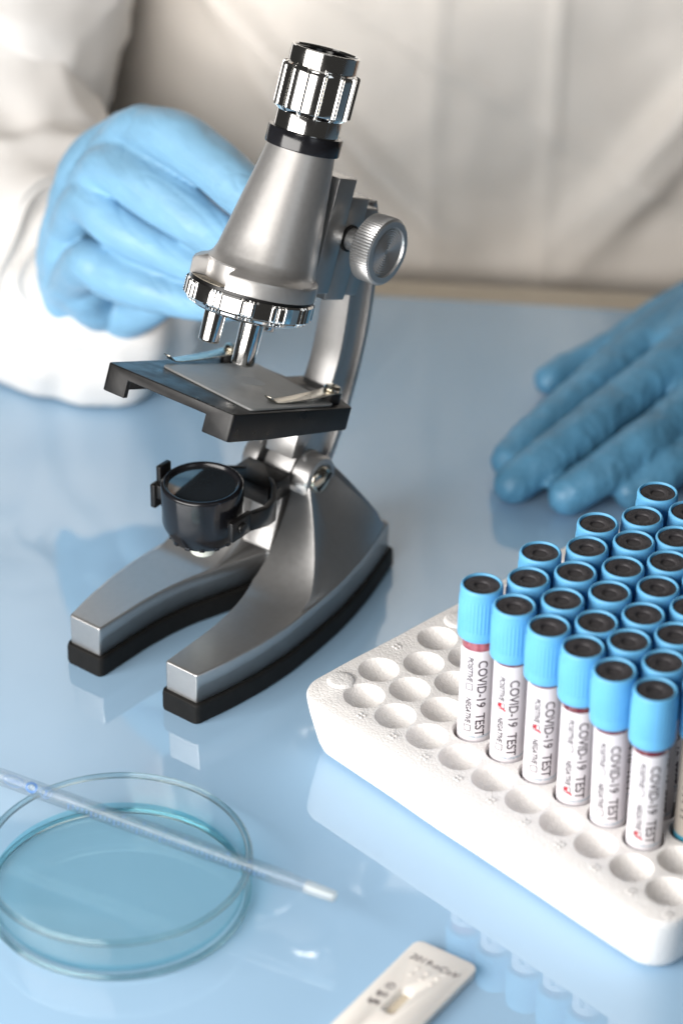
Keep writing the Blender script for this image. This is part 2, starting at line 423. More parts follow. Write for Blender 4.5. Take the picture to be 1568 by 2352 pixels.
def around_text(mbd, txt, size, a0, z, rad, mi):
    vs, fs = text_geo(txt, size, 'LEFT')
    bm = bmesh.new(); vv = [bm.verts.new(v) for v in vs]
    for f in fs:
        try: bm.faces.new([vv[i] for i in f])
        except ValueError: pass
    bm.verts.index_update()
    mbd.add([(rad * math.sin(a0 + v.co.x / rad), -rad * math.cos(a0 + v.co.x / rad), z + v.co.y) for v in bm.verts],
            [tuple(v.index for v in f.verts) for f in bm.faces], mi); bm.free()
# patch: replace the downwards teal line by one that runs round
def label_mesh2(kind):
    global curved_text
    keep = curved_text
    def skip(mbd, txt, *a, **k):
        if txt.startswith('LINE'): around_text(mbd, 'LINE7031EXP06 LINE7031EXP06', 1.35, -1.35, 15.9, RL + .03, 4); return
        keep(mbd, txt, *a, **k)
    curved_text = skip
    try: return label_mesh(kind)
    finally: curved_text = keep
LM = {k: label_mesh2(k) for k in ('first', 'plain', 'positive', 'negative', 'other')}
# cap with a ribbed band
NR = 216
capp = [(6.75, 60.0), (7.9, 59.8), (8.35, 60.3), (8.42, 61.3), (8.38, 63.4), (8.22, 64.0), (8.22, 64.6), (8.15, 76.5), (8.1, 77.4), (8.12, 78.4), (8.12, 80.6),
        (7.95, 81.4), (7.6, 81.85), (7.25, 81.9), (6.95, 81.5), (6.86, 80.6), (6.86, 76)]
def capfn(a, r, z, j):
    if 6 <= j <= 7:
        t = (a / (2 * math.pi) * 36) % 1
        r += .22 * (1 if t < .38 else 0) 
    return (r * math.cos(a), r * math.sin(a), z)
mb = MB(); mb.lathe(capp, NR, fn=capfn, cap0=True, cap1=False); CAPM = mb.mesh('cap', [M['cap']], 40)
mb = MB()
mb.lathe([(6.85, 80.5), (6.85, 80.9), (6.6, 81.15), (3.2, 81.2), (2.9, 81.05), (2.6, 80.4), (2.45, 77.0), (1.9, 75.6), (.1, 75.5)], 48, 0)
def emboss(txt, a0, step, r=4.75):
    for i, ch in enumerate(txt):
        if ch == ' ': continue
        vs, fs = text_geo(ch, 1.9, 'CENTER', bold=.03)
        a = a0 - i * step
        mx = Matrix.Rotation(a - math.pi / 2, 4, 'Z') @ Matrix.Translation((0, r, 81.19))
        n = len(vs)
        bm = bmesh.new(); vv = [bm.verts.new(v) for v in vs]
        for f in fs:
            try: bm.faces.new([vv[k] for k in f])
            except ValueError: pass
        ex = bmesh.ops.extrude_face_region(bm, geom=bm.faces[:])
        for g in ex['geom']:
            if isinstance(g, bmesh.types.BMVert): g.co.z += .16
        bm.verts.index_update()
        mb.add([v.co.copy() for v in bm.verts], [tuple(v.index for v in f.verts) for f in bm.faces], 0, mx); bm.free()
emboss('FL MEDICAL', R(165), R(17)); emboss('VACUMED', R(-20), R(20))
STOPM = mb.mesh('stopper', [M['stopper']], 40)
mb = MB(); mb.lathe([(.3, 7.0), (2.2, 7.3), (4.3, 8.6), (5.7, 10.6), (6.42, 13), (6.42, 64)], 48); GLASSM = mb.mesh('glass_tube', [M['blood']], 60)
mb = MB(); mb.lathe([(.3, 7.0), (2.2, 7.3), (4.3, 8.6), (5.7, 10.6), (6.42, 13), (6.42, 64)], 48); GLASSP = mb.mesh('glass_tube', [M['blood_foam']], 60)
ordn = {2: 'front', 3: 'second', 4: 'third', 5: 'fourth', 6: 'fifth', 7: 'sixth', 8: 'seventh', 9: 'eighth'}
posn = ['first', 'second', 'third', 'fourth', 'fifth', 'sixth']
spots = [(2, i) for i in range(3, 9)] + [(3, i) for i in range(3, 9)] + [(4, i) for i in range(3, 8)] + [(5, i) for i in range(3, 8)] + \
        [(6, i) for i in range(3, 7)] + [(7, i) for i in range(3, 6)] + [(8, 3), (8, 4)]
front = {3: ('first', 'blue-capped blood tube at the left end of the front row, pink band under cap'),
         4: ('positive', 'blue-capped tube second from the left in the front row, POSITIVE ticked red'),
         5: ('positive', 'blue-capped tube third from the left in the front row, POSITIVE ticked red'),
         6: ('negative', 'blue-capped tube fourth from the left in the front row, NEGATIVE ticked red'),
         7: ('plain', 'blue-capped tube fifth from the left in the front row, neither box ticked'),
         8: ('negative', 'blue-capped tube at the right end of the front row, nearest, NEGATIVE ticked red')}
LEAN = {(2, 3): (1.0, 1.8), (2, 4): (0.4, 1.0), (2, 5): (0.4, 0.6), (2, 6): (-0.0, 0.7), (2, 7): (-1.6, -0.7), (2, 8): (0.0, 0.8), (3, 3): (0.6, 1.7), (3, 4): (0.6, 0.7), (3, 5): (0.2, -0.9), (3, 6): (-0.8, 0.3), (3, 7): (-1.3, 0.4), (4, 3): (0.2, 2.0), (4, 4): (0.7, 1.5), (4, 5): (0.6, 1.3), (4, 6): (-0.1, 0.0), (4, 7): (-1.2, 0.3), (5, 3): (0.3, 1.3), (5, 4): (0.9, 0.6), (5, 5): (1.0, 0.5), (6, 3): (-0.4, 0.5), (6, 4): (0.5, 1.2), (6, 5): (0.5, 0.1), (7, 3): (-0.7, 1.0), (7, 4): (-0.8, -0.3), (8, 3): (1.0, 1.5)}   # how each tube leans in its well
for (r, i) in spots:
    x, y = cell(r, i)
    P = T0 + TU * x + TV * y
    lab = 'plain'
    if r == 2: lab, text = front[i]
    else:
        text = f'blue-capped blood tube, {posn[i - 3]} from the left in the {ordn[r]} row of caps from the front'
        if (r, i) == (3, 8): lab = 'other'; text = 'blue-capped tube with beige label just behind the nearest front-row tube'
    if (r, i) == (8, 3): text = 'blue-capped blood tube farthest back in the rack, topmost cap in the photo'
    t = empty('blood_tube', (P.x, P.y, ZB), 0, text, 'test tube', 'blue-capped blood tubes in the foam rack')
    dx, dy = LEAN.get((r, i), (random.uniform(-.6, .6), random.uniform(0, 1)))
    t.rotation_euler = (-dy / 81, dx / 81, R(random.uniform(-4, 4)))
    for nm, me in (('glass_tube', GLASSP if (r, i) == (2, 3) else GLASSM), ('label', LM[lab]), ('cap', CAPM), ('stopper', STOPM)):
        o = bpy.data.objects.new(nm, me); COL.objects.link(o); o.parent = t
        if nm == 'stopper': o.rotation_euler = (0, 0, random.choice([0, 0, R(35), R(-60), R(180), R(100), R(-20)]) + random.uniform(-.2, .2))
        if nm == 'cap': o.rotation_euler = (0, 0, random.uniform(0, 6))

# ------------------------------------------------------------ microscope   local frame: x to its back, -y to its right, z up
MC = Vector((-83.6, 997.6, 0)); MA = math.atan2(.793, .609)
scope = empty('microscope', MC, MA, 'silver toy-size microscope with chrome eyepiece and black stage, tilted back', 'microscope')
TILT = R(22.6)
ARM = Matrix.Translation((100, 0, 60)) @ Matrix.Rotation(TILT, 4, 'Y')    # arm frame: x=u, y=-r, z=w
def interp(tab, b):
    for (b0, v0), (b1, v1) in zip(tab, tab[1:]):
        if b <= b1:
            t = max(0, (b - b0) / (b1 - b0)); return v0 + (v1 - v0) * t
    return tab[-1][1]
def smooth_interp(tab, b):
    return (interp(tab, b - 3) + 2 * interp(tab, b) + interp(tab, b + 3)) / 4 if tab[0][0] + 3 < b < tab[-1][0] - 3 else interp(tab, b)
RO = [(0, 34), (15, 37.3), (33, 39.8), (50, 40.6), (68, 39.6), (85, 38), (96, 36.2), (110, 33.3), (121, 30.4), (130, 27.6), (138, 25)]
RI = [(0, 17.6), (27, 17.0), (40, 15.6), (52, 13.2), (62, 9.8), (72, 6.5), (80, 3.8), (88, 1.2), (96, .4), (138, .4)]
ZT, ZM = 23.2, 9.6
def gfront(b): return ZT + (0 if b < 55 else 37 * ((b - 55) / 37.0) ** 2.3)
def ptop(b):
    if b <= 92: return 200
    if b < 104: return 60 + math.sqrt(max(0, 11.2 ** 2 - (b - 100) ** 2)) 
    return interp([(104, 70.4), (111, 60.5), (130.5, 31), (135.5, 23.2), (138, 23.2)], b)
def base_half(sg, lo=False):
    st = [0, .25, .9, 2, 5] + list(range(9, 55, 5)) + [55 + k * 2.0 for k in range(0, 19)] + [92.5, 94, 96, 98, 100, 102, 104, 106, 107.5, 110, 113, 117, 121.5, 126, 130, 134, 138]
    rings = []
    for b in st:
        ro, ri = smooth_interp(RO, b), smooth_interp(RI, b)
        if lo:
            ro += 1.6; ri = ri - 1.6 if ri > 1.9 else ri
            bb = {0: -1.8, .25: -1.2, .9: 0.2, 138: 139.6}.get(b, b); i_ = {0: 1.9, .25: .75}.get(b, 0)
            if b > 60: i_ = 0
            e_ = .9 if ri > 2.2 else .2
            rings.append([(bb, -sg * y, z) for y, z in ((ro - i_ - .4, .3), (ro + .1 - i_, 1.2), (ro - i_, 8.0), (ro - .4 - i_, 9.2 - i_ * .2), (ro - 1.2 - i_, 9.7 - i_ * .3), (ri + e_ + i_, 9.7 - i_ * .3), (ri + e_ * .3 + i_, 9.2 - i_ * .2), (ri + i_, 8.0), (ri + i_, 1.2), (ri + .3 * e_ + i_, .3))])
            continue
        h = max(ZT, min(gfront(b), ptop(b)))
        k = 37 / max(6.0, (ro - 17.5))
        h_ = h - ZT
        ra = ro - h_ / k
        rc = max(ri + .8, min(9.6, ra - 1))
        i_ = {0: .75, .25: .22}.get(b, 0)
        pts = [(ro - i_, ZM), (ro - i_, ZT - .75 - i_ * .3), (ro - .22 - i_, ZT - .22 - i_ * .8), (ro - .75 - i_, ZT - i_ * .9)]
        for q in (.15, .35, .6, .85):      # slightly concave cheek
            zz = ZT + h_ * q; rr = ro - (ro - ra) * q
            rr -= math.sin(q * math.pi) * (ro - ra) * .10
            pts.append((min(rr, ro - .8 - q - i_), zz - i_ * .9))
        ra = min(ra, ro - 1.9)
        e_ = .75 if ri > 1.6 else .1
        pts += [(ra, h - i_ * .9), (rc + i_, h - i_ * .9), (rc - .02 + i_, (ZT if h_ > .2 else h - .01) - i_ * .9), (ri + e_ + i_, ZT - i_ * .9 if b < 76 else ZT - .3), (ri + e_ * .3 + i_, ZT - .22 - i_ * .8), (ri + i_, ZT - .75), (ri + i_, ZM)]
        rings.append([(b, -sg * y, z) for y, z in pts])
    return rings
def joined(name, parts, mt, width, seg, sharp):
    o = parts[0].build(name, mt, scope, sharp=52); tmp = []
    for p_ in parts[1:]:
        q = p_.build('cutter', mt, scope, sharp=52); tmp.append(q)
        b_ = o.modifiers.new('u', 'BOOLEAN'); b_.operation = 'UNION'; b_.solver = 'EXACT'; b_.object = q
    wn = o.modifiers.new('w', 'WEIGHTED_NORMAL'); wn.weight = 80; wn.keep_sharp = False
    bpy.context.view_layer.update(); bake(o)
    for q in tmp: bpy.data.objects.remove(q)
    return o
base_o = joined('base_casting', [MB().loft(base_half(1)), MB().loft(base_half(-1)), MB().box(88, 137.8, -12, 12, ZM + .2, ZT - .6)], M['silver_dark'], .7, 3, 38)
for sg in (1, -1):      # hub bosses
    mb = MB(); mb.lathe([(10.2, 9.4), (10.2, 16.2), (9.4, 17.4), (7.2, 17.6), (6.9, 16.4), (.2, 16.2)], 48, mx=axis_mx((100, 0, 60), (0, -sg, 0)))
    mb.build('hub_boss', M['silver_dark'], base_o)
joined('rubber_sole', [MB().loft(base_half(1, True)), MB().loft(base_half(-1, True)), MB().box(84, 139.2, -8, 8, .35, 9.3)], M['rubber'], 1.1, 3, 40)
for sg in (1, -1):
    mb = MB(); mb.lathe([(6.3, 15.9), (6.3, 17.0), (5.6, 18.4), (3.6, 19.5), (1.5, 19.9), (.2, 20)], 40, mx=axis_mx((100, 0, 60), (0, -sg, 0)))
    ps = mb.build('pivot_screw', M['nickel'], scope)
    mb = MB(); mb.box(-5, 5, -.5, .5, 19.3, 20.15, mx=axis_mx((100, 0, 60), (0, -sg, 0)) @ Matrix.Rotation(.5, 4, 'Z')); mb.build('slot', M['black'], ps)

# arm: I-section bar following a curve in the arm's own side view
path = [(-.5, -36, 17), (1, -26, 20), (2.5, -12, 24), (6, 0, 27), (10.5, 14, 24), (14, 30, 20), (15, 46, 18), (14.0, 60, 18), (11.2, 76, 18), (7, 92, 17), (2, 106, 16), (-2.5, 114.5, 15)]
def arm_ring(hw, inset, mul=1.0):
    rings = []
    for k, (u, w_, th) in enumerate(path):
        a = Vector(path[max(0, k - 1)][:2]); b = Vector(path[min(len(path) - 1, k + 1)][:2]); d = (b - a).normalized()
        n = Vector((d.y, -d.x))     # towards the back
        f = Vector((u, w_)) - n * (th / 2 - inset); g = Vector((u, w_)) + n * (th / 2 - inset)
        rings.append([(f.x, -hw, f.y), (g.x, -hw, g.y), (g.x, hw, g.y), (f.x, hw, f.y)])
    return rings
def densify(rings, n=4):
    out = []
    m = len(rings)
    for j in range(m - 1):
        for q in range(n):
            t = q / n
            ring = []
            for i in range(len(rings[0])):
                p = [Vector(rings[max(0, min(m - 1, j + o))][i]) for o in (-1, 0, 1, 2)]
                ring.append(.5 * ((2 * p[1]) + (p[2] - p[0]) * t + (2 * p[0] - 5 * p[1] + 4 * p[2] - p[3]) * t * t + (3 * p[1] - p[0] - 3 * p[2] + p[3]) * t ** 3))
            out.append(ring)
    out.append([Vector(p) for p in rings[-1]]); return out
mb = MB(); mb.loft(densify(arm_ring(5.4, 2.0)), mx=ARM)
rr = arm_ring(7.2, 0)
fr = [[r_[0], tuple(Vector(r_[0]).lerp(Vector(r_[1]), .16)), tuple(Vector(r_[3]).lerp(Vector(r_[2]), .16)), r_[3]] for r_ in rr]
bk = [[tuple(Vector(r_[1]).lerp(Vector(r_[0]), .16)), r_[1], r_[2], tuple(Vector(r_[2]).lerp(Vector(r_[3]), .16))] for r_ in rr]
mb.loft(densify(fr), mx=ARM); mb.loft(densify(bk), mx=ARM)
mb.box(-9.5, 10, -7.1, 7.1, 6, 27, mx=ARM)
mb.build('arm', M['silver_dark'], scope, bevel=.5)

# focusing slide
mb = MB()
mb.box(-38, -34.5, -8, 8, 79, 127.2, mx=ARM); mb.box(-34.5, -22, -12.5, 12.5, 79.6, 127.8, mx=ARM)
mb.build('slide_block', M['silver_dark'], scope, bevel=.7)
mb = MB(); mb.box(-22.2, -8.2, -11.6, 11.6, 76.5, 120, mx=ARM); mb.box(-8.4, 2, -10.2, 10.2, 78, 115.5, mx=ARM)
mb.build('focus_housing', M['silver_dark'], scope, bevel=.9)
for sg in (1, -1):
    kx = ARM @ axis_mx((-16.5, 0, 103), (0, -sg, 0))
    def kf(a, r, z, j):
        if 3 <= j <= 6:
            t = (a / (2 * math.pi) * 72) % 1; r += .42 * (1 - abs(2 * t - 1)) - .2
        return (r * math.cos(a), r * math.sin(a), z)
    mb = MB(); mb.lathe([(4.6, 11), (4.6, 21.6), (12.9, 22.0), (13.7, 22.6), (13.9, 23), (13.9, 30.6), (13.7, 31), (12.9, 31.6), (10.6, 31.7), (10.2, 30.7)] +
                        [(9.8 - k * .49, 30.7 + (.26 if k % 2 else 0)) for k in range(19)] + [(.1, 30.8)], 288, mx=kx, fn=kf)
    mb.build('focus_knob', M['knob_metal'], scope, sharp=28)
    mb = MB(); mb.lathe([(5.6, 11.2), (5.6, 12.6), (5.2, 12.8)], 32, mx=kx); mb.build('shaft_bushing', M['black'], scope)

# body tube: oblique cone with a lobed skirt
def cone_rings():
    spec = [(79.2, -57.8, 25.2), (79.5, -57.8, 25.6), (84.6, -57.8, 25.6), (85.6, -57.7, 25.3), (86.4, -57.4, 24.4), (87.0, -56.6, 22.9), (87.8, -55.2, 21.9), (89.2, -53.8, 21.1), (92, -53.0, 20.35),
            (100, -52.1, 19.1), (112, -50.7, 17.3), (124, -49.3, 15.5), (133, -48.3, 14.2), (137, -47.9, 13.6)]
    n = 160; rings = []
    for j, (w_, c0, r_) in enumerate(spec):
        ring = []
        for i in range(n):
            a = 2 * math.pi * i / n
            x, y = r_ * math.cos(a) + c0, r_ * math.sin(a)
            # notch in the skirt, towards front-left (u-, r-)
            ang = math.degrees(math.atan2(y, x + 57.8))
            dn = abs((ang - 163 + 180) % 360 - 180)
            if j <= 5 and dn < 28:
                k = 21.2 / max(1e-6, math.hypot(x + 55.3, y))
                x, y = (x + 55.3) * min(1, k) - 55.3, y * min(1, k)
            ring.append((x, y, w_))
        rings.append(ring)
    return rings
mb = MB(); mb.loft(cone_rings(), mx=ARM); mb.build('body_tube', M['silver'], scope, sharp=32)
AX = ARM @ Matrix.Translation((-47.8, 0, 0))
mb = MB(); mb.lathe([(13.9, 135.8), (15.0, 136.1), (15.15, 136.6), (15.15, 142.6), (14.9, 143.1), (13.6, 143.2)], 96, mx=AX)
mb.build('collar', M['black_gloss'], scope)
def grip(a, r, z, j):
    if 149.75 < z < 168.95:
        t = (a / (2 * math.pi) * 13) % 1
        full = 1.0 if 151.2 < z < 168.3 else .0
        if t < .055: r += .95 * full
        elif t < .10: r -= .1
        elif t < .155: r += .95 * full
        elif t < .18: r += .2 * full
    return (r * math.cos(a + z * .0), r * math.sin(a), z)
mb = MB(); mb.lathe([(13.3, 143), (13.3, 149.6), (13.25, 149.8), (13.3, 149.8), (14.6, 151.3), (14.75, 151.8)] + [(14.76 + .008 * k, 151.8 + 1.2 * k) for k in range(1, 13)] + [(14.85, 167.5), (14.6, 168.2), (13.7, 168.9), (13.6, 169.0),
                     (13.85, 169.4), (13.9, 175.4), (13.6, 175.8), (12.95, 175.8), (12.7, 175.3), (12.6, 171)], 390, mx=AX, fn=grip, cap1=False)
eye = mb.build('eyepiece', M['chrome'], scope, sharp=22)
mb = MB()
mb.lathe([(12.55, 171.0), (12.5, 174.6), (11.9, 175.0), (11.3, 174.6), (11.0, 173.2), (10.8, 173.2), (10.7, 172.6), (10.3, 172.6), (10.2, 171.8), (9.6, 171.8), (9.4, 170), (7.6, 168.6), (7.4, 168.0)], 96, mx=AX, cap0=False, cap1=False)
mb.build('inner_ring', M['black_gloss'], eye)
mb = MB(); mb.lathe([(12.5, 167.5), (7.4, 167.9), (4, 168.9), (.1, 169.3)], 48, mx=AX); mb.build('ocular_lens', M['lens_black'], eye)

# turret with objectives
TX = ARM @ Matrix.Translation((-58.0, 0, 0))
def knurl(a, r, z, j):
    if 70.5 < z < 77.6:
        g = (a / (2 * math.pi) * 12 + .08) % 1
        if g < .46:
            t = (g / .46 * 4) % 1; r += -1.0 * (.5 - .5 * math.cos(2 * math.pi * t)) + .35
    return (r * math.cos(a), r * math.sin(a), z)
mb = MB(); mb.lathe([(21.5, 68.2), (24.4, 69.6), (24.9, 70.6), (25.6, 71.0), (25.9, 71.5)] + [(25.9, 71.5 + .8 * k) for k in range(1, 7)] + [(25.9, 77.2), (25.3, 78.0), (24, 78.1), (5, 78.15)], 480, mx=TX, fn=knurl)
tur = mb.build('turret', M['chrome'], scope, sharp=30)
mb = MB(); mb.lathe([(24.7, 77.9), (24.7, 79.6)], 64, mx=TX); mb.build('spacer', M['black'], tur)
mb = MB(); mb.prism([(25.0 * math.cos(R(a)), 25.0 * math.sin(R(a))) for a in range(141, 187, 3)] + [(18.5 * math.cos(R(a)), 18.5 * math.sin(R(a))) for a in range(186, 138, -3)], 79.65, 79.75, mx=TX)
vs, fs = text_geo('100X', 4.2, 'CENTER', shear=.2)
mb.add(vs, fs, 1, TX @ Matrix.Rotation(R(163 - 90), 4, 'Z') @ Matrix.Translation((0, 22.9, 79.8)) @ Matrix.Rotation(math.pi, 4, 'Z'))
mb.build('magnification_sticker', [M['sticker'], M['ink']], tur)
for (u, rr_, tip, rad) in ((-51.2, 0, 46.2, 4.7), (-65.5, -8.6, 53.6, 4.35), (-40.5, -.5, 60.6, 4.2)):
    mb = MB(); mb.lathe([(rad * .55, tip + .6), (rad * .6, tip), (rad - .5, tip), (rad - .12, tip + .35), (rad, tip + 1), (rad + .25, 69.5)], 56, mx=ARM @ Matrix.Translation((u, -rr_, 0)), cap0=True)
    ob = mb.build('objective', M['chrome'], tur, sharp=30)
    mb = MB(); mb.lathe([(rad * .6, tip - .05), (rad * .3, tip + .3), (.1, tip + .35)], 24, mx=ARM @ Matrix.Translation((u, -rr_, 0))); mb.build('front_lens', M['lens_black'], ob)

# stage
SW = 37.6
mb = MB()
def rounded(pl, rad, n=5):
    out = []
    for k in range(len(pl)):
        a, b, c = Vector(pl[k - 1]), Vector(pl[k]), Vector(pl[(k + 1) % len(pl)])
        p0 = b + (a - b).normalized() * rad; p1 = b + (c - b).normalized() * rad
        out += [tuple((1 - t) ** 2 * p0 + 2 * t * (1 - t) * b + t * t * p1) for t in [q / (n - 1) for q in range(n)]]
    return out
mb.prism(rounded([(-95, -32.5), (-14, -32.5), (-8, -22), (-8, 22), (-14, 32.5), (-95, 32.5)], 2.0), SW - 11.4, SW)
stage = mb.build('stage', M['black'], scope)
cut = MB()
cut.box(-92.4, -12, -29.8, 29.8, SW - 20, SW - 4.2)
cut.prism([(-99, -19), (-90, -19), (-90, 21), (-99, 21)], SW - 21, SW - 4.2)
cut.add([(-70, 40, SW - 11.5), (-5, 40, SW - 11.5), (-5, 40, SW - 9.4), (-70, -40, SW - 11.5), (-5, -40, SW - 11.5), (-5, -40, SW - 9.4)], [(0, 1, 2), (5, 4, 3), (0, 3, 4, 1), (1, 4, 5, 2), (2, 5, 3, 0)])
co = cut.build('cutter', M['black'], scope)
bo = stage.modifiers.new('b', 'BOOLEAN'); bo.operation = 'DIFFERENCE'; bo.solver = 'EXACT'; bo.object = co; bo.use_self = True
bv = stage.modifiers.new('v', 'BEVEL'); bv.width = .7 * MM; bv.segments = 3; bv.limit_method = 'ANGLE'; bv.angle_limit = R(35)
bpy.context.view_layer.update(); bake(stage, 40); bpy.data.objects.remove(co)
stage.data.transform(Matrix.Translation((.1, 0, .06)) @ Matrix.Rotation(TILT, 4, 'Y'))
mb = MB(); mb.box(-12, 8, -8.4, 8.4, SW - 10, SW - .5, mx=ARM); mb.build('stage_mount', M['black'], stage, bevel=.5)
mb = MB()
pl = [(-70.5, 24.5), (-81.5, -30.2), (-24, -30.0), (-10, 22)]
pl2 = []
for k in range(4):
    a, b, c = Vector(pl[k - 1]), Vector(pl[k]), Vector(pl[(k + 1) % 4])
    for q in range(5):
        t = q / 4; p0 = b + (a - b).normalized() * 3; p1 = b + (c - b).normalized() * 3
        pl2.append(tuple((1 - t) ** 2 * p0 + 2 * t * (1 - t) * b + t * t * p1))
mb.prism(pl2, SW + .02, SW + 1.0, mx=ARM); pt = mb.build('stage_plate', M['plate'], stage, bevel=.3)
mb = MB(); mb.lathe([(6.5, 0), (.1, .05)], 32, mx=ARM @ Matrix.Translation((-41, 1.5, SW + 1.03))); mb.build('pale_disc', mat('pale_disc_grey', (.62, .63, .63), .6), pt)  # round disc, paler than the plate around it
def strip(pts, wd, th=.5):
    rings = []
    for (u, y, z, wdk) in pts: rings.append([(u, y - wd * wdk, z), (u, y + wd * wdk, z), (u, y + wd * wdk, z + th), (u, y - wd * wdk, z + th)])
    return rings
for y0, dy in ((-24.5, .0), (28, .0)):
    mb = MB()
    mb.loft(strip([(-17, y0, SW + 4.4, 1), (-22, y0, SW + 4.4, 1.1), (-30, y0 , SW + 3.2, 1), (-45, y0, SW + 1.9, .9), (-56, y0, SW + 1.2, .8), (-60, y0, SW + 1.3, .7), (-64, y0, SW + 3.4, .5)], 3.4), mx=ARM)
    cl = mb.build('stage_clip', M['nickel'], stage, bevel=.15)
    mb = MB(); mb.lathe([(2.2, SW - 1), (2.2, SW + 4.3), (3.6, SW + 5), (3.7, SW + 5.8), (3.0, SW + 7), (1.2, SW + 7.5), (.1, SW + 7.6)], 32, mx=ARM @ Matrix.Translation((-20, y0, 0)))
    sw = mb.build('clip_screw', M['nickel'], cl)
    mb = MB(); mb.lathe([(4.2, SW), (4.2, SW + 4.2)], 32, mx=ARM @ Matrix.Translation((-20, y0, 0))); mb.build('clip_washer', M['black'], cl)

# mirror / lamp housing
IX = Matrix.Translation((44.8, 0, 1.0))
mb = MB(); mb.lathe([(9, 51.8), (12.4, 52.4), (13.6, 53.4), (16.0, 58.5), (16.6, 60.5), (16.9, 76.4), (16.6, 77.6), (15.7, 78.2), (14.6, 77.9), (14.1, 76.8), (13.6, 76.4)], 72, mx=IX)
for k in range(14):
    a = k * 2 * math.pi / 14
    mb.box(-1.1, 1.1, 12.6, 14.1, 53.0, 55.6, mx=IX @ Matrix.Rotation(a, 4, 'Z'))
ill = mb.build('mirror_housing', M['black_gloss'], scope, bevel=.2)
mb = MB(); mb.lathe([(13.8, 76.5), (9, 76.75), (.1, 76.9)], 64, mx=IX); mb.build('mirror', M['lens_black'], ill)
mb = MB(); mb.lathe([(1, 43.6), (3.6, 43.9), (5.2, 45.2), (5.5, 46.6), (5.5, 52.2)], 32, mx=IX); mb.build('white_button', M['white_knob'], ill)
mb = MB()
for sg in (1, -1):
    mb.box(37.5, 50, -sg * 20.6 - 1.3, -sg * 20.6 + 1.3, 62, 71 if sg > 0 else 73)
    v = []
    mb.loft([[(x, y_ - 1.4, z0), (x, y_ + 1.4, z0), (x, y_ + 1.4, z1), (x, y_ - 1.4, z1)] for x, y_, z0, z1 in
             [(49, -sg * 20.8, 62.2, 70.5), (60, -sg * 20.6, 59, 68), (68, -sg * 18, 56.5, 67), (76, -sg * 12, 57, 67), (80, -sg * 7, 57, 67)]])
    mb.lathe([(2.6, 15.4), (2.6, 23)], 24, mx=axis_mx((43.5, 0, 66.5), (0, -sg, 0)))
mb.box(73, 88, -11, 11, 57, 66.5)
mb.box(38.5, 41, 16.5, 20.6, 66.5, 73); mb.box(40, 47, 18.2, 20.6, 70, 81)
mb.build('bracket', M['black'], scope, bevel=.5)

# ------------------------------------------------------------ petri dish, liquid, pipette
PC = Vector((-80.9, 869.9, 0))
dish = empty('petri_dish', PC, 0, 'round clear glass dish holding pale blue liquid, on the table at lower left', 'petri dish')
mb = MB(); mb.lathe([(.01, .25), (44, .25), (47.2, .6), (48.6, 1.9), (49.6, 4), (49.9, 12), (50, 17.6), (47.5, 17.6), (47.3, 10), (47.0, 4.4), (46.2, 2.9), (44, 2.3), (.01, 2.2)], 180, cap0=False, cap1=False)
dw = mb.build('dish_wall', M['glass'], dish, sharp=60)
def ring(name, r0, z0, ra, rb, par):
    mb = MB(); mb.lathe([(r0 + ra * math.cos(2 * math.pi * k / 14), z0 + rb * math.sin(2 * math.pi * k / 14)) for k in range(14)], 200, close=True)
    return mb.build(name, M['ring_glass'], par, sharp=180)
ring('rim', 48.75, 18.0, 1.35, 1.15, dish); ring('foot_ring', 48.1, 1.35, 1.15, 1.1, dish)
mb = MB(); mb.lathe([(47.02, 6.2), (46.6, 6.35), (45.4, 6.2), (.01, 6.2)], 180, cap0=False, cap1=False)
mb.lathe([(46.0, 2.8), (46.95, 4.4), (47.02, 6.2)], 180, mi=1, cap0=False, cap1=False)
lq = mb.build('blue_liquid', [M['liquid'], M['liquid_side']], dish, sharp=60)

PA = Vector((-128.3, 911.2, 22.45)); PB = Vector((-.2, 843.3, 22.45)); PD = (PB - PA).normalized()
pipette = empty('pipette', PA - PD * 150, 0, 'thin clear graduated pipette lying across the rim of the round dish', 'pipette')
base = PA - PD * 150
PX = Matrix.Translation(-base) @ axis_mx(PA, PD)     # z runs along the pipette, 0 at PA; x is sideways
def pang(a): return a
Lp = (PB - PA).length
mb = MB(); mb.lathe([(3.2, -150), (3.2, Lp - 22), (2.75, Lp - 18), (2.45, Lp - 12), (2.2, Lp - 11.9), (1.1, Lp - 12), (1.7, Lp - 20), (2.0, Lp - 24), (2.0, -150)], 40, mx=PX, close=True)
mb.build('barrel', M['pip_glass'], pipette, sharp=50)
mb = MB(); mb.lathe([(2.5, Lp - 12.0), (2.35, Lp - 5), (2.1, Lp - .6), (1.8, Lp), (.9, Lp), (.9, Lp - 12.0)], 32, mx=PX, close=True)
mb.build('frosted_tip', M['frost'], pipette)
# printing on the side facing up: find its direction in the lathe frame
upv = (axis_mx(PA, PD).inverted().to_3x3() @ Vector((0, -.75, .66))).normalized(); AU = math.atan2(upv.y, upv.x)
def pprint(mbd, vs, fs, z0, a0, flip=1, rad=3.25, k=1):
    mbd.add([(rad * math.cos(AU + a0 + flip * y / rad), rad * math.sin(AU + a0 + flip * y / rad), z0 + x * k) for x, y, _ in vs], fs, 0, PX)
mb = MB()
for k in range(46):
    z = 33 + k * 2.0
    if z > Lp - 26: break
    ln = 2.6 if k % 5 == 0 else 1.5
    for q in range(4):
        a = .25 + (ln / 3) * q / 4
        pprint(mb, [(-.2, 0, 0), (.2, 0, 0), (.2, ln / 4, 0), (-.2, ln / 4, 0)], [(0, 1, 2, 3)], z, a)
for k, tx in enumerate(['1', '2', '3', '4', '5', '6', '7', '8', '9']):
    vs, fs = text_geo(tx, 2.4, 'CENTER'); pprint(mb, vs, fs, 38 + k * 9, -.55, 1)
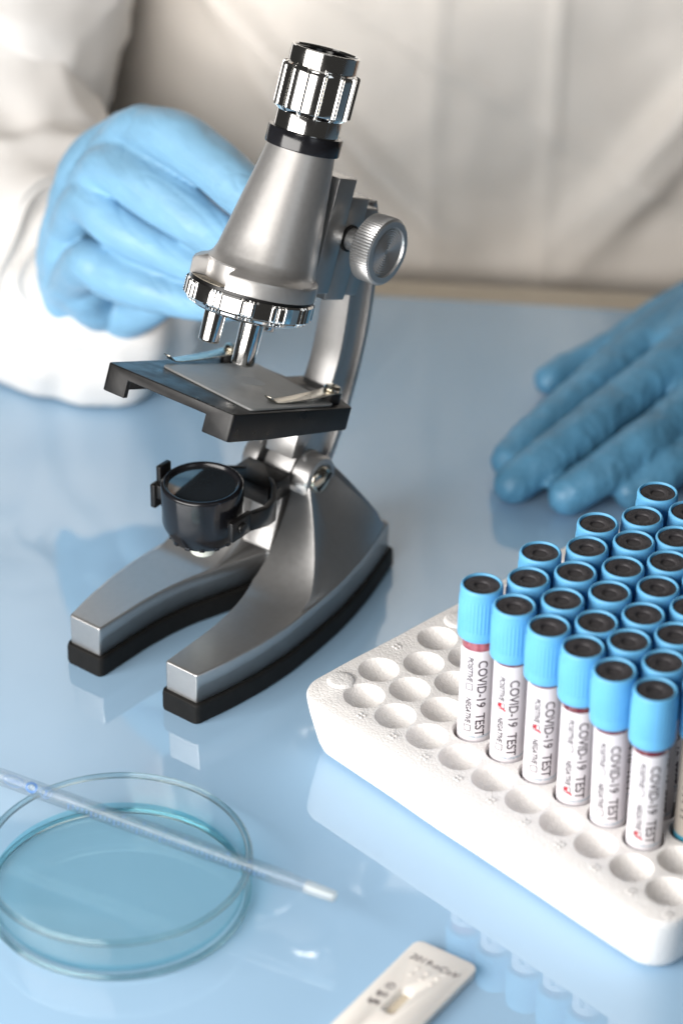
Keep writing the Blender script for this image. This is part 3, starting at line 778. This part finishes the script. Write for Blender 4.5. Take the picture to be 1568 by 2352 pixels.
def oval(cx, cy, rx, ry, t=.22, n=28):
    vs, fs = [], []
    for i in range(n):
        a = 2 * math.pi * i / n; vs += [(cx + rx * math.cos(a), cy + ry * math.sin(a), 0), (cx + (rx - t) * math.cos(a), cy + (ry - t) * math.sin(a), 0)]
    for i in range(n): fs.append((2 * i, 2 * ((i + 1) % n), 2 * ((i + 1) % n) + 1, 2 * i + 1))
    return vs, fs
vs, fs = oval(0, 0, 4.4, 2.2); pprint(mb, vs, fs, 8, 0)
vs, fs = text_geo('STERILE', 1.7, 'CENTER'); pprint(mb, vs, fs, 8, .0)
vs, fs = oval(0, 0, 2.6, 2.2, .9); pprint(mb, vs, fs, 16, 0)
vs, fs = oval(0, 0, 2.5, 2.2, .25); pprint(mb, vs, fs, 22.5, 0)
vs, fs = text_geo('2', 3.0, 'CENTER', bold=.08); pprint(mb, vs, fs, 22.5, .0)
mb.build('graduation_print', M['print_blue'], pipette)

# ------------------------------------------------------------ rapid test cassette
KW = Vector((.83, -.56, 0)); KL = Vector((-.56, -.83, 0)); K0 = Vector((28.5, 844.5, 0))
ka = math.atan2(KW.y, KW.x)
kit = empty('test_cassette', K0, ka, 'ivory plastic rapid test cassette printed 2019-nCoV, cut off by the lower edge', 'test kit')
# local x = across, y = -(along)
rings = []
for z, ins in ((0.05, .9), (.6, .5), (1.4, .35), (1.45, .6), (1.6, .6), (1.65, .3), (3.4, .15), (4.1, .25), (4.5, .8)):
    rings.append([(x, y, z) for x, y in rrect(2.2 + ins, 29.0 - ins, -72 + ins, -.8 - ins, 3.6 - ins * .4, 8)])
mb = MB(); mb.loft(rings); kb = mb.build('shell', M['kit'], kit, sharp=40)
cut = MB()
def slot_rings(x, y0, y1, tabs): return [[(px, py, z) for px, py in rrect(x - a, x + a, y0 - b1, y1 + b2, min(a - .05, 2.0), 6)] for z, a, b1, b2 in tabs]
cut.loft(slot_rings(15.2, -39.5, -27.5, [(2.4, 1.5, .0, .0), (3.4, 1.9, .4, .6), (4.6, 3.2, 1.6, 2.6), (5.2, 3.3, 1.7, 2.8)]))
cut.loft([[(15 + r_ * math.cos(2 * math.pi * i / 32), -56 + r_ * 1.35 * math.sin(2 * math.pi * i / 32), z) for i in range(32)] for z, r_ in ((2.6, 1.8), (3.4, 2.4), (4.6, 4.2), (5.2, 4.4))])
co = cut.build('cutter', M['kit'], kit)
bo = kb.modifiers.new('b', 'BOOLEAN'); bo.operation = 'DIFFERENCE'; bo.solver = 'EXACT'; bo.object = co
bpy.context.view_layer.update(); bake(kb, 35); bpy.data.objects.remove(co)
mb = MB(); mb.box(13.8, 16.6, -39.3, -27.6, 2.3, 2.75); mb.build('test_strip', M['kit_strip'], kit)
mb = MB(); vs, fs = text_geo('2019-nCoV', 4.3, 'CENTER', bold=.05, shear=.15); mb.add(vs, fs, 0, Matrix.Translation((15.6, -10.4, 4.53)))
for tx, x, y in (('C', 8.7, -28.4), ('IgG', 8.6, -33.4), ('IgM', 8.3, -38.4)):
    vs, fs = text_geo(tx, 3.2, 'CENTER', bold=.09); mb.add(vs, fs, 0, Matrix.Translation((x, y, 4.53)))
vs, fs = oval(0, 0, 1.9, 1.9, .25); mb.add(vs, fs, 0, Matrix.Translation((8.7, -28.4, 4.53)))
mb.build('printed_text', M['kit_ink'], kit)
mb = MB()
for x, y in ((11.4, -15.1), (15.8, -15.3), (20.2, -15.4), (11.2, -19), (15.6, -19.2), (20, -19.3)):
    mb.lathe([(.85, 4.4), (.7, 4.75), (.1, 4.8)], 16, mx=Matrix.Translation((x, y, 0)))
mb.build('grip_bumps', M['kit'], kit)

# ------------------------------------------------------------ person: gloves, coat, body
def capsules(chains, n=20):
    mb = MB()
    for ch in chains:
        pts = [Vector(p) for p, r in ch]; rs = [r for p, r in ch]
        # resample as a smooth tube
        P, Q = [], []
        m = len(pts)
        for j in range(m - 1):
            for q in range(6):
                t = q / 6; pp = [pts[max(0, min(m - 1, j + o))] for o in (-1, 0, 1, 2)]
                P.append(.5 * ((2 * pp[1]) + (pp[2] - pp[0]) * t + (2 * pp[0] - 5 * pp[1] + 4 * pp[2] - pp[3]) * t * t + (3 * pp[1] - pp[0] - 3 * pp[2] + pp[3]) * t ** 3))
                Q.append(rs[j] + (rs[j + 1] - rs[j]) * t)
        P.append(pts[-1]); Q.append(rs[-1])
        mb.loft(ring_tube(P, Q, n))
        for p, r in ((P[0], Q[0]), (P[-1], Q[-1])):
            pf = [(r * math.sin(math.pi * k / 10), -r * math.cos(math.pi * k / 10)) for k in range(1, 10)]
            mb.lathe(pf, n, mx=Matrix.Translation(p))
        for k in range(0, len(P), 3):
            r = Q[k] * .995; pf = [(r * math.sin(math.pi * q / 8), -r * math.cos(math.pi * q / 8)) for q in range(1, 8)]
            mb.lathe(pf, n, mx=Matrix.Translation(P[k]))
    return mb
def remeshed(mb, name, mats, parent, voxel, smooth=4, disp=None, passes=1):
    o = mb.build(name, mats, parent)
    m_ = o.modifiers.new('r', 'REMESH'); m_.mode = 'VOXEL'; m_.voxel_size = voxel * MM; m_.use_smooth_shade = True
    s2 = o.modifiers.new('s', 'SMOOTH'); s2.iterations = smooth; s2.factor = .5
    bpy.context.view_layer.update(); bake(o)
    me = o.data
    for p in me.polygons: p.material_index = 0
    if disp:
        me.update()
        nv = [v.normal.copy() for v in me.vertices]
        for v, n_ in zip(me.vertices, nv):
            v.co += n_ * (disp(v.co / MM, n_) * MM)
    me.shade_smooth(); me.update(); return o
person = empty('person', (0, 0, 0), 0, 'person in a white coverall and blue gloves behind the table, one hand at the microscope', 'person')
def Pp(x, y, Y, r): return (at_y(x, y, Y), r * Y / 1000 * 1.0 / 5.85)
def H(ch): return [Pp(*q) for q in ch]
hand1 = [
    H([(210, 400, 1222, 54), (306, 302, 1202, 50), (350, 305, 1192, 58), (405, 320, 1178, 62), (477, 368, 1162, 61), (556, 435, 1144, 58), (610, 490, 1130, 50)]),   # index
    H([(190, 450, 1222, 54), (255, 385, 1200, 56), (325, 415, 1182, 66), (414, 479, 1164, 65), (500, 540, 1148, 58), (560, 580, 1134, 48)]),   # middle
    H([(165, 540, 1222, 54), (200, 465, 1204, 52), (275, 525, 1184, 52), (372, 575, 1170, 49), (446, 608, 1156, 42), (530, 640, 1140, 36)]),   # ring
    H([(160, 660, 1222, 54), (205, 607, 1194, 56), (254, 628, 1184, 56), (302, 650, 1174, 51), (356, 668, 1166, 49), (412, 686, 1158, 42), (475, 703, 1148, 33), (540, 706, 1138, 28)]),   # little
    H([(285, 305, 1216, 46), (208, 372, 1222, 56), (180, 450, 1225, 62), (152, 560, 1230, 62), (150, 650, 1235, 62), (170, 705, 1262, 54), (180, 690, 1296, 50)]),
    H([(230, 430, 1214, 56), (180, 520, 1220, 64), (160, 620, 1226, 66), (178, 700, 1234, 72), (220, 722, 1236, 70), (270, 726, 1226, 62), (318, 714, 1214, 50), (366, 702, 1202, 36)]),
    H([(230, 600, 1208, 60), (200, 660, 1216, 66), (230, 700, 1224, 66)]),
    H([(300, 700, 1220, 40), (420, 650, 1190, 36), (520, 600, 1164, 36), (590, 570, 1150, 32)]),   # thumb, mostly hidden
]
def wrinkle1(p, n):
    s = noise.noise(Vector((p.x * .045, p.y * .05, p.z * .09))) * .8
    q = noise.noise(Vector((p.x * .02, p.y * .03, p.z * .22 + p.x * .08)) + Vector((3, 0, 0)))
    s -= (1 - min(1, abs(q) * 9)) * .35
    return s
remeshed(capsules(hand1), 'glove', M['glove'], person, 1.0, 2, wrinkle1)['label'] = 'smooth blue glove gripping the focus knob'
def Pz(x, y, z, r): return (at_z(x, y, z), r)
hand2 = [
    [Pz(1168, 1058, 9, 8.6), Pz(1235, 990, 14, 9.2), Pz(1325, 916, 19, 10), Pz(1420, 838, 23, 10.8), Pz(1520, 762, 29, 12), Pz(1640, 690, 35, 14)],
    [Pz(1180, 1110, 9, 9.6), Pz(1262, 1052, 16, 10.4), Pz(1360, 978, 22, 11.2), Pz(1460, 902, 26, 11.6), Pz(1568, 826, 33, 13), Pz(1680, 760, 37, 14)],
    [Pz(1302, 1138, 9, 9.2), Pz(1378, 1090, 16, 10), Pz(1468, 1026, 22, 10.8), Pz(1568, 950, 26, 11.4), Pz(1660, 870, 33, 13), Pz(1760, 800, 38, 14)],
    [Pz(1452, 1132, 8, 8.2), Pz(1515, 1090, 13, 9), Pz(1600, 1035, 18, 9.8), Pz(1700, 960, 25, 11), Pz(1790, 880, 32, 12)],
    [Pz(1262, 872, 8.5, 7.8), Pz(1335, 838, 11, 9.2), Pz(1425, 800, 15, 11), Pz(1520, 748, 20, 14), Pz(1640, 700, 28, 18)],
    [Pz(1400, 850, 14, 9), Pz(1500, 790, 22, 14), Pz(1640, 720, 30, 18)],
    [Pz(1560, 800, 28, 15), Pz(1640, 730, 33, 17), Pz(1740, 660, 36, 20), Pz(1850, 590, 40, 22)],
    [Pz(1680, 850, 30, 15), Pz(1760, 760, 34, 19), Pz(1850, 660, 38, 21)],
]
def wrinkle2(p, n):
    q = noise.noise(Vector((p.x * .10, p.y * .10, p.z * .05)))
    q2 = noise.noise(Vector((p.x * .05 + p.y * .03, p.y * .02, 7)))
    return (1 - min(1, abs(q) * 8)) * .5 + q2 * .6
remeshed(capsules(hand2), 'glove', M['glove_shaded'], person, 1.6, 4, wrinkle2)['label'] = 'wrinkled glove in a shade-darkened blue lying flat on the table'

# coverall: torso and two sleeves
def loft_sleeve(name, path, mat_, parent, fold, n=120, sub=10, open_end=True):
    P, Q = [], []
    m = len(path); pts = [Vector(p) for p, r in path]; rs = [r for p, r in path]
    for j in range(m - 1):
        for q in range(sub):
            t = q / sub; pp = [pts[max(0, min(m - 1, j + o))] for o in (-1, 0, 1, 2)]
            P.append(.5 * ((2 * pp[1]) + (pp[2] - pp[0]) * t + (2 * pp[0] - 5 * pp[1] + 4 * pp[2] - pp[3]) * t * t + (3 * pp[1] - pp[0] - 3 * pp[2] + pp[3]) * t ** 3))
            Q.append(rs[j] + (rs[j + 1] - rs[j]) * t)
    P.append(pts[-1]); Q.append(rs[-1])
    rings = []; 
    up = Vector((0, 0, 1))
    for i, p in enumerate(P):
        d = (P[min(i + 1, len(P) - 1)] - P[max(i - 1, 0)]).normalized()
        mx = axis_mx(p, d, up); ring = []
        for k in range(n):
            a = 2 * math.pi * k / n; q = mx @ Vector((Q[i] * math.cos(a), Q[i] * math.sin(a), 0))
            dr = (q - p).normalized(); q = q + dr * fold(q, i / (len(P) - 1), a)
            if q.z < 1.2: q.z = 1.2 + (q.z - 1.2) * .02
            ring.append(q)
        rings.append(ring)
    if open_end:      # turn the cloth inwards at the mouth
        p = P[-1]; last = rings[-1]
        rings.append([q + (p - q) * .02 + (P[-1] - P[-2]).normalized() * .8 for q in last])
        for f, bk in ((.05, 0), (.07, 6), (.10, 18), (.2, 45), (.35, 70)):
            rings.append([q + (p - q) * f - (P[-1] - P[-3]).normalized() * bk for q in last])
    mb = MB(); mb.loft(rings, caps=not open_end)
    return mb.build(name, mat_, parent, sharp=80)
def sf(q, t, a):
    v = noise.noise(q * .022) * 6 + noise.noise(q * .05 + Vector((5, 0, 0))) * 3.5
    r = noise.noise(Vector((q.x * .012 + q.z * .03, q.y * .02, q.z * .012)) + Vector((0, 8, 0)))
    v += (1 - min(1, abs(r) * 5)) * 4
    v += math.sin(a * 7 + noise.noise(q * .02) * 5) * 1.6 * t
    return v * min(1, .4 + t)
coat = None
def torso():
    rings = []
    n, mz = 360, 150
    for j in range(mz + 1):
        z = -320 + (760) * j / mz
        if j > 60: pass
        ring = []
        for i in range(n):
            a = 2 * math.pi * i / n
            x = 108 + 240 * math.cos(a); y = 1503 + 118 * math.sin(a) * (1 if math.sin(a) > 0 else 1)
            p = Vector((x, y, z))
            if y < 1500:
                d = 0
                # placket seams, straight vertical ridges
                d += 3.0 * math.exp(-((x - 101 - z * .02) / 3.0) ** 2)
                d += 1.6 * math.exp(-((x - 43 - z * .01) / 4.0) ** 2)
                # diagonal folds sweeping from the arms down to the middle
                for (fx, fz, sl, wd, am) in ((150, 60, -1.25, 10, 7), (178, 90, -1.5, 13, 6), (215, 110, -1.2, 12, 8), (0, 60, .95, 9, 6), (-28, 60, 1.5, 8, 6), (18, 120, .6, 8, 4), (-45, 110, 1.1, 9, 6)):
                    s = (x - fx) + (z - fz) / sl
                    d += am * math.exp(-(s / wd) ** 2) * (1 / (1 + math.exp(-(z - 8) / 14)))
                d += noise.noise(p * .018) * 5 + noise.noise(p * .05) * 1.6
                y -= d
            y = max(y, 1366 - (x - 100) * .11 * 0)
            # waist narrows upwards very little
            ring.append((x, y, z))
        rings.append(ring)
    return rings
mb = MB(); mb.loft(torso()); coat = mb.build('coverall', M['coat'], person, sharp=80)
cf = [(Vector((-172, 1335, 50)), 64), (Vector((-146, 1296, 38)), 60), (Vector((-128, 1274, 36)), 58), (Vector((-114, 1258, 43)), 54), (Vector((-107, 1247, 54)), 44), (Vector((-105, 1241, 63)), 31)]
sl1 = loft_sleeve('sleeve', [((-205, 1500, 380), 74), ((-178, 1452, 250), 70), ((-172, 1418, 140), 68), ((-190, 1385, 86), 66)] + cf,
                  M['sleeve'], coat, sf)
sl2 = loft_sleeve('sleeve', [((400, 1520, 380), 74), ((385, 1470, 240), 70), ((360, 1420, 120), 64), ((300, 1375, 70), 55), ((255, 1345, 52), 44)], M['sleeve'], coat, sf)
# the body itself: one continuous surface under the clothes
bodyc = [
    [(Vector((118, 1500, -250)), 90), (Vector((118, 1500, 0)), 90), (Vector((118, 1505, 250)), 95), (Vector((118, 1510, 400)), 80)],
    [(Vector((118, 1510, 390)), 70), (Vector((-120, 1515, 400)), 50), (Vector((-205, 1500, 370)), 45), (Vector((-172, 1418, 140)), 36), (Vector((-192, 1390, 86)), 30), (Vector((-150, 1300, 45)), 24), (Vector((-122, 1262, 50)), 19), (at_y(190, 640, 1232), 12), (at_y(205, 600, 1216), 9)],
    [(Vector((118, 1510, 390)), 70), (Vector((330, 1515, 400)), 50), (Vector((400, 1515, 370)), 45), (Vector((360, 1420, 120)), 40), (Vector((300, 1375, 66)), 30), (Vector((240, 1320, 48)), 22), (at_z(1740, 700, 34), 12), (at_z(1500, 880, 26), 5)]]
remeshed(capsules(bodyc), 'body', M['skin'], person, 4, 3)
# beige wrist skin between glove and cuff
